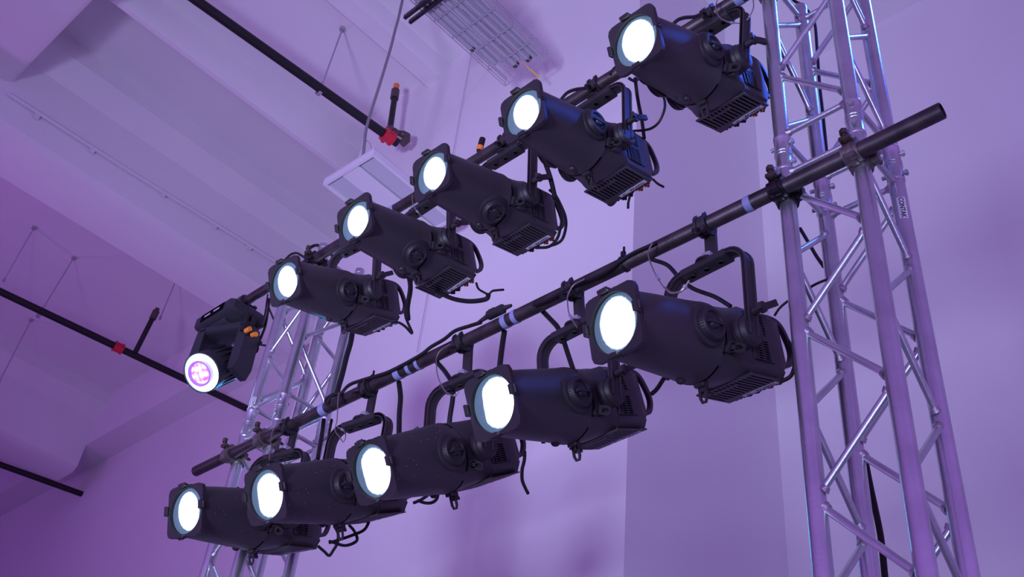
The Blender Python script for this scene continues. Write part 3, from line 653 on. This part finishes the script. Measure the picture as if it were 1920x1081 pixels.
def spotlight(nm, pc, fwd, left, knob, lens, label, group, pos=True):
    pc, f, l = V(pc), V(fwd), V(left); pc = V((pc.x, pc.y, pc.z+CAMZ))
    t = empty('stage_spotlight', basis(f, l, pc)); tag(t, label, 'spotlight', group)
    tb = part('lens_tube', proto('tube', f_tube), t); part('shutter_slot', proto('slots', f_slots), t)
    if nm in ('F3','F4','F5'): tb.material_slots[0].link = 'OBJECT'; tb.material_slots[0].material = M['dusty']
    part('reflector_housing', proto('refl', f_refl), t)
    bx = part('lamp_housing', proto('box', f_box), t)
    part('vent_grille', proto('bg', f_bgrille), bx, label='slotted vent panel underneath')
    part('vent_grille', proto('sg1', lambda: f_sgrille(1)), bx); part('vent_grille', proto('sg-1', lambda: f_sgrille(-1)), bx)
    part('cooling_fin', proto('fins', f_rearfins), bx)
    pass
    lb = part('label_sticker', proto('label', f_label), bx, T(-.1620,.044,-.1104)@Matrix.Rotation(-.04,4,'Z'), 'white sticker reading CONTAK')
    # lettering faces down; first letter at the +Y end
    lm = proto('txt1', lambda: _txt('CONTAK', .0165)); l2 = proto('txt2', lambda: _txt('166', .012))
    down = Matrix(((0,-1,0,0),(-1,0,0,0),(0,0,-1,-.0009),(0,0,0,1)))
    part('lettering', lm, bx, T(-.1620,.044,-.1104)@Matrix.Rotation(-.04,4,'Z')@down); part('lettering', l2, bx, T(-.1620,.044,-.1104)@Matrix.Rotation(-.04,4,'Z')@T(-.0005,-.062,0)@down)
    part('rear_handle', proto('handle', f_handle), t, T(0,.088,0)); part('rear_handle', proto('handle', f_handle), t, T(0,-.088,0))
    hp = part('gel_frame_holder', proto('plate', f_plate), t)
    for a in (0, PI/2, PI, -PI/2):
        part('clip', proto('clip', f_clip), hp, RX(a)@T(0, -.012 if a == 0 else (.010 if a > 0 else -.010), 0))
    lo = part('lens', proto('lens_'+lens, lambda: mesh_of(f_lens(), lens)), t, T(PX-.0185,0,0), 'glowing white lens')
    part('focus_knob', proto('knob', f_knob), t, T(.142,0,0)@RX(knob)@T(0,.004,0)); part('focus_knob', proto('knob', f_knob), t, T(.142,0,0)@RX(knob+PI)@T(0,.004,0))
    part('tilt_pivot', proto('pv1', lambda: f_pivot(1)), t); part('tilt_pivot', proto('pv-1', lambda: f_pivot(-1)), t)
    for a in (.95, PI-.05, -PI/2-.42): part('shutter_tab', proto('tab', f_tab), t, RX(a))
    part('stud', proto('stud', f_stud), t, RX(PI-.25)); part('stud', proto('stud', f_stud), t, RX(.3)); 
    part('connector', proto('c1', f_conn('orange')), bx, T(-.196,.060,-.078), 'orange power connector'); part('connector', proto('c1', f_conn('orange')), bx, T(-.196,.028,-.078), 'orange power connector')
    part('connector', proto('c2', f_conn('rubber')), bx, T(-.196,-.020,-.078)); part('connector', proto('c2', f_conn('rubber')), bx, T(-.196,-.050,-.078))
    # yoke direction: from pivot towards the pipe, square to the pivot axis
    mi = t.matrix_world.inverted() if False else basis(f, l, pc).inverted()
    zb = ZL_ if nm[0] == 'F' else ZU_
    y_ = basis(f, l, pc).col[1].to_3d()
    # point of the pipe axis lying in the plane through pc normal to y_
    p = V((pc.x, BY, zb)); s_ = (pc-p).dot(y_)/y_.x; p = p+V((s_,0,0))
    q = mi@p; ang = math.atan2(q.x, q.z); D = math.hypot(q.x, q.z)
    yk = part('yoke', proto('yoke', f_yoke), t, RY(ang))
    part('crossbar_plate', proto('yplate', f_yokeplate), yk)
    part('tilt_lever', proto('lever', f_lever), yk, label=None)
    # clamp turned so its ring is square to the pipe
    xb = mi.to_3x3()@V((1,0,0)); tw = math.atan2(-(RY(-ang).to_3x3()@xb).x, (RY(-ang).to_3x3()@xb).y)
    ck = 'clamp%s' % nm
    cl = part('hook_clamp', clampmesh(D), t, RY(ang)@Matrix.Rotation(tw, 4, 'Z')); part('clamp_bolt', clampbolt(D), cl, label='shiny clamp bolt'); part('clamp_bracket', clampband(D), cl, label='pale metal clamp bracket')
    return t
def _txt(body, size):
    cu = bpy.data.curves.new(body, 'FONT'); cu.body = body; cu.size = size; cu.align_x = 'CENTER'; cu.align_y = 'CENTER'; cu.extrude = .0001; cu.offset = size*.025
    t = bpy.data.objects.new('tmp', cu); C.objects.link(t); bpy.context.view_layer.update()
    me = bpy.data.meshes.new_from_object(t); bpy.data.objects.remove(t); me.materials.clear(); me.materials.append(M['ink']); return me
GF, GU = 'spotlights on the lower pipe', 'spotlights on the upper pipe'
SP = [
('F1',(-1.3992,2.1283,1.8494),(-.1257,-.9449,-.3022),(.9918,-.1128,-.0597),.0,'lensU1','black stage spotlight hung under the lower pipe, largest and nearest the right tower',GF),
('F2',(-1.9085,2.1493,1.8469),(-.0375,-.8971,-.4401),(.999,-.044,.0045),.0,'lensF2','black stage spotlight on the lower pipe, second from the right tower',GF),
('F3',(-2.4461,2.1375,1.8355),(-.0094,-.8399,-.5426),(.9999,-.0005,-.0164),.0,'lensF','black stage spotlight on the lower pipe, the middle one of its five',GF),
('F4',(-2.977,2.1004,1.8416),(.0801,-.8812,-.4659),(.9949,.0996,-.0172),.0,'lensF','black stage spotlight on the lower pipe with its tail hidden by the middle one',GF),
('F5',(-3.4934,2.103,1.8592),(.1358,-.9314,-.3376),(.9862,.1596,-.0434),.0,'lensU','black stage spotlight on the lower pipe, lowest in the photo and leftmost of its row',GF),
('U1',(-1.3347,2.0612,2.9286),(-.0615,-.9263,-.3718),(.9981,-.0538,-.031),.0,'lensU1','black stage spotlight at the top, on the upper pipe beside the right tower',GU),
('U2',(-1.8552,2.0928,2.9164),(-.0181,-.9605,-.2777),(.9993,-.0263,.0259),.0,'lensU','black stage spotlight on the upper pipe, second from the right tower',GU),
('U3',(-2.3463,2.1137,2.9247),(.0058,-.9625,-.2713),(.9999,.0026,.0121),-1.0,'lensU','black stage spotlight on the upper pipe, the middle one of its five',GU),
('U4',(-2.7991,2.1102,2.9172),(.0511,-.9627,-.2658),(.9943,.0242,.1037),-.95,'lensU','black stage spotlight on the upper pipe with a thick cable sagging under its tail',GU),
('U5',(-3.3248,2.1463,2.9359),(.0843,-.9203,-.382),(.9963,.085,.0152),-.25,'lensU','black stage spotlight on the upper pipe, smallest, in front of the left tower top',GU),
]
for a in SP: spotlight(*a)

# ------------------------------------------------------------ moving head light at the left end of the upper pipe
ax = V((.93,.36,0)).normalized(); fw = V((.24,-.62,-.74)).normalized()
pv = V((-4.26,2.08,4.51))
t = empty('moving_head_light', basis(ax, V((-ax.y,ax.x,0)), pv)); tag(t, 'black moving head light with glowing blue-white ring at the left end of the upper pipe', 'moving light')
mi = basis(ax, V((-ax.y,ax.x,0)), pv).inverted(); fl = (mi.to_3x3()@fw).normalized(); zb = ZU_-pv.z
Lx = (mi.to_3x3()@V((1,0,0))).normalized(); Ly_ = V((-Lx.y,Lx.x,0)); Lz = V((0,0,1))
bc = V((0,0,zb-.105)) - Lx*.03
b = MB(); b.box(bc, (.34,.22,.085), ax=(Lx,Ly_,Lz), bevel=.018); b.box(bc+V((0,0,-.052)), (.16,.16,.03), ax=(Lx,Ly_,Lz), bevel=.01); bs = b.build('base', 'satin', t)
b = MB(); b.box(bc-Ly_*.111, (.20,.004,.045), ax=(Lx,Ly_,Lz)); b.build('display_panel', 'void', bs)
for s in (-1,1):
    b = MB(); b.box(bc-Ly_*.112+Lx*(s*.04)+V((0,0,.0)), (.05,.005,.010), ax=(Lx,Ly_,Lz)); b.build('display_window', 'conduit', bs)
b = MB(); pr = [(.105,zb-.175),(.150,zb-.185),(.158,-.02),(.140,-.075),(.108,-.075),(.105,-.04)]
for s in (-1,1): b.prism([(s*x,-.06,z) for x, z in pr], (0,.12,0))
b.box((0,0,zb-.182), (.30,.12,.045), bevel=.01); b.build('yoke', 'satin', t)
b = MB(); b.lathe([(-.135,.002),(-.134,.045),(-.130,.065),(-.10,.080),(-.02,.088),(.05,.096),(.13,.102),(.152,.102),(.155,.097),(.148,.094)], (0,0,0), fl, n=36, cap=False)
hd = b.build('head', 'satin', t)
b = MB()
xh, yh, _ = frame_of(fl)
for k in range(20):
    a = 2*PI*k/20; e = xh*math.cos(a)+yh*math.sin(a); b.box(e*.094+fl*.02, (.006,.14,.014), ax=(fl.cross(e),fl,e))
b.build('cooling_fin', 'satin', hd)
em = bpy.data.materials.new('cyan_white_glow_ring'); em.use_nodes = True; bb = em.node_tree.nodes['Principled BSDF']; bb.inputs['Base Color'].default_value = (.6,.9,1,1); bb.inputs['Emission Color'].default_value = (.42,.86,1,1); bb.inputs['Emission Strength'].default_value = 6; M['glow'] = em
em = bpy.data.materials.new('magenta_led_cells'); em.use_nodes = True; nt = em.node_tree; bb = nt.nodes['Principled BSDF']; bb.inputs['Base Color'].default_value = (.3,.1,.5,1)
tc = nt.nodes.new('ShaderNodeTexCoord'); vo = nt.nodes.new('ShaderNodeTexVoronoi'); vo.inputs['Scale'].default_value = 38; vo.inputs['Randomness'].default_value = .4
cr = nt.nodes.new('ShaderNodeValToRGB'); cr.color_ramp.elements[0].position = .25; cr.color_ramp.elements[0].color = (1,.9,1,1); cr.color_ramp.elements[1].position = .75; cr.color_ramp.elements[1].color = (.45,.08,.75,1)
nt.links.new(tc.outputs['Object'], vo.inputs['Vector']); nt.links.new(vo.outputs['Distance'], cr.inputs['Fac']); nt.links.new(cr.outputs['Color'], bb.inputs['Emission Color']); bb.inputs['Emission Strength'].default_value = 1.6; M['led'] = em
em = bpy.data.materials.new('violet_lens_rim'); em.use_nodes = True; bb = em.node_tree.nodes['Principled BSDF']; bb.inputs['Base Color'].default_value = (.25,.12,.5,1); bb.inputs['Emission Color'].default_value = (.28,.10,.62,1); bb.inputs['Emission Strength'].default_value = 1; M['rim'] = em
b = MB(); b.lathe([(.138,.0955),(.149,.094),(.145,.062),(.130,.060)], (0,0,0), fl, n=40); b.build('light_ring', 'glow', hd, 'glowing blue-white ring')
b = MB(); b.lathe([(.128,.064),(.172,.064),(.172,.056),(.160,.054)], (0,0,0), fl, n=36); b.build('lens_rim', 'rim', hd, 'violet lens rim')
b = MB(); b.lathe([(.158,.054),(.160,.052),(.166,.030),(.168,.002)], (0,0,0), fl, n=36); b.build('lens', 'led', hd, 'bright magenta-white lens')
for s in (-.07,.07):
    b = MB(); c = V((0,0,zb))+Lx*(s-.02)
    b.ringtube(c, Lx, .0246, .034, .03, n=24); b.box(c+V((0,0,-.048)), (.04,.05,.03), ax=(Lx,Ly_,Lz)); b.cyl(c-Ly_*-.03, c-Ly_*-.075, .006, n=8); b.cyl(c+Ly_*.06, c+Ly_*.075, .013, n=10); b.build('hook_clamp', 'black2', t)
b = MB(); c = bc+Lx*.180+Ly_*.03+V((0,0,-.045)); b.cyl(c+V((.0,0,-.09)), c+V((0,0,.02)), .014, n=12); b.cyl(c-Ly_*.04+V((0,0,-.09)), c-Ly_*.04+V((0,0,.02)), .014, n=12); b.build('connector', 'rubber', t)
b = MB(); c = bc+Lx*.215+Ly_*.03+V((0,0,-.150)); b.cyl(c, c+Lx*.035+V((0,0,-.01)), .013, n=12); b.cyl(c-Ly_*.04, c-Ly_*.04+Lx*.035, .013, n=12); b.build('connector', 'orange', t, 'orange power connector')

# ------------------------------------------------------------ cables, safety wires, loose plugs
LAB = {
'top_arch':'black cable arching over the pipe at the top of the left tower','top_arch2':'thin black cable humping over the leftmost upper spotlight front',
'f1_back':'thick black cable passing behind the yoke of the nearest front spotlight','f1_tower':'thin black cable arching from the nearest front spotlight to the right tower',
'f1_rear':'short black cable at the tail of the nearest front spotlight','f2_rear':'black cable rising from the tail of the second front spotlight',
'f2_strap':'black cable hanging straight down from the lower pipe by the two tape bands','f2_feed':'black cable dropping from the lower pipe into the second front spotlight yoke',
'f3_feed':'black cable dropping from the lower pipe beside the middle front spotlight yoke','f3_strap':'knotted black cable hanging straight down under the three tape bands',
'low_run':'long black cable lying along the top of the lower pipe at its middle','low_run2':'black cable lying along the lower pipe between the two nearest front spotlights',
'coil':'coiled black cable on the lower pipe near the left tower','leg_black':'thick black cable running down the rear leg of the left tower',
'leg_black2':'black cable hanging below the lower pipe just right of the left tower','leg_black3':'second black cable hanging below the lower pipe right of the left tower',
'f4_loop':'black cable swinging low below the tail of the fourth front spotlight','f4_loop2':'black cable loop hanging at the tail of the leftmost front spotlight',
'f5_loop':'black cable loop with a free end beside the leftmost front spotlight tail','f3_loop':'small black cable loop under the middle front spotlight barrel',
'f3_link':'thin black cable crossing under the middle front spotlight barrel','f3_tail':'black strap end hanging from the middle front spotlight tail',
'u4_drop':'thick black cable hanging below the second upper spotlight from the left','u5_loop':'black cable looping down behind the tail of the leftmost upper spotlight',
'u4_loop':'thick black cable sagging under the second upper spotlight from the left','u4_tail':'thin black cable end knotted at the tail of the second upper spotlight from the left',
'u3_loop':'outer black cable loop at the tail of the middle upper spotlight','u3_loop2':'inner black cable loop at the tail of the middle upper spotlight',
'u3_drop':'thick black cable dropping from the upper pipe to the middle upper spotlight','u2_drop':'black cable dropping behind the second upper spotlight to its tail',
'u2_loop':'wide black cable loop hanging between the two nearest upper spotlights','u2_under':'small black cable loop under the second upper spotlight from the right',
'u2_tail':'short cable end hanging straight under the second upper spotlight from the right','u2_tail2':'short cable end sticking out right of the second upper spotlight tail',
'u2_hump':'black cable arching over the upper pipe left of the second upper spotlight clamp','u1_hump':'black cable arching over the upper pipe behind the top spotlight',
'u1_drop':'tangled black cable under the upper pipe left of the top spotlight','u_run':'black cable lying on the upper pipe left of the top spotlight',
'mh_a':'thin black cable hanging from the upper pipe to the moving head light','mh_b':'thick black cable looping beside the moving head light','mh_c':'thin black cable running from the orange plug to the left tower',
'mh_d':'small black cable loop below the orange plug of the moving head light','mh_e':'short black cable behind the front of the leftmost upper spotlight',
'tower_a':'black cable running down inside the right tower from the top','tower_b':'short stretch of black cable inside the right tower below the lower pipe','tower_c':'black cable along the rear leg of the right tower at the bottom edge',
'sf1':'thin steel safety wire looped over the lower pipe by the nearest front spotlight','sf1b':'steel clip end of the safety wire on the nearest front spotlight yoke',
'sf2':'thin steel safety wire hanging left of the nearest front spotlight lens','sf3':'thin steel safety wire dangling by the second front spotlight yoke',
'sf4':'thin steel safety wire dangling by the middle front spotlight yoke','sf5':'thin steel safety wire above the leftmost lens pair at the left tower',
'su1':'pale safety wire looped around the yoke of the top spotlight','su1b':'thin safety wire at the top edge beside the right tower','su4':'thin safety wire by the yoke of the second upper spotlight from the left'}
for k, (p, r) in CB.items():
    wire = k[:2] in ('sf','su')
    b = MB(); b.tube(smooth_path(p, 5), r, n=6 if r < .006 else 8); 
    if wire: b.mi = 1; q = V(p[-2]); q2 = V(p[-1]); b.cyl(q, q+(q2-q)*.35, r*2.2, n=8)
    o = b.build('safety_wire' if wire else 'black_cable', ['wire','zinc'] if wire else 'rubber'); tag(o, LAB[k], 'safety wire' if wire else 'cable', 'safety wires on the spotlights' if wire else 'black cables around the pipes')
t = empty('cable_plug', loc=(-2.515,2.08,4.918)); tag(t, 'small black and orange plug standing up on the upper pipe', 'plug')
b = MB(); b.cyl((.001,0,.020), (.004,0,.042), .014, .016, n=16); b.build('collar', 'orange', t, 'orange plug collar')
b = MB(); b.cyl((0,0,0), (.001,0,.024), .008, .013, n=14); b.cyl((.004,0,.042), (.009,0,.080), .014, n=16); b.ringtube((.0095,0,.083), (.1,0,1), .009, .0135, .010, n=16); b.build('body', 'rubber', t)
t = empty('inline_plug', loc=(-2.255,2.06,3.925)); tag(t, 'black inline cable plug lying on the lower pipe left of two tape bands', 'plug')
b = MB(); b.box((0,0,0), (.085,.030,.030), bevel=.005); b.cyl((.04,0,0), (.075,0,-.004), .010, .006, n=12); b.cyl((-.04,0,0), (-.085,0,-.008), .010, .006, n=12); b.build('body', 'black2', t)
b = MB(); b.box((-.02,0,.017), (.03,.018,.006)); b.build('latch', 'rubber', t)
# ------------------------------------------------------------ light
w = bpy.data.worlds.new('hall_light'); bpy.context.scene.world = w; w.use_nodes = True
bg = w.node_tree.nodes['Background']; bg.inputs['Color'].default_value = (.29,.108,.555,1); bg.inputs['Strength'].default_value = .98
def area(name, loc, to, size, power, col, sy=None, spread=PI):
    l = bpy.data.lights.new(name, 'AREA'); l.energy = power; l.color = col; l.size = size; l.shape = 'RECTANGLE' if sy else 'DISK'
    if sy: l.size_y = sy
    l.spread = spread
    o = bpy.data.objects.new(name, l); C.objects.link(o); o.location = loc; o.rotation_euler = (V(to)-V(loc)).to_track_quat('-Z','Y').to_euler(); return o
area('wash_light', (-.7,-4.2,1.2), (-5.2,4.4,8.0), 1.2, 88, (.60,.60,1.0), spread=1.1)
area('ceiling_wash', (-6,-3.5,1.0), (-8,2,10), 2.0, 14, (.62,.45,1.0), spread=1.8)
area('ceiling_wash_left', (-15,-1.5,3.5), (-8,2,10.5), 1.0, 52, (.66,.26,1.0), spread=2.0)
area('magenta_wash', (-13,-4,1.5), (-15,3,10), 1.0, 34, (.75,.12,.95))
area('blue_beam', (-.3,3.8,6.8), (-1.15,1.75,4.4), .25, 3.0, (.03,.13,1.0), spread=.52)
area('right_wall_fill', (3,-3,1), (1.5,6.3,3.5), 1.5, 110, (.50,.60,1.0))  # added fill, brightens the right back wall and whitens the towers
area('cyan_beam', (-5.9,3.9,5.3), (-3.8,2.1,3.9), .2, 1.6, (.05,.45,1.0), spread=.8)
vs = bpy.context.scene.view_settings; vs.view_transform = 'Standard'; vs.look = 'None'; vs.exposure = .05; vs.gamma = 1; vs.use_curve_mapping = False
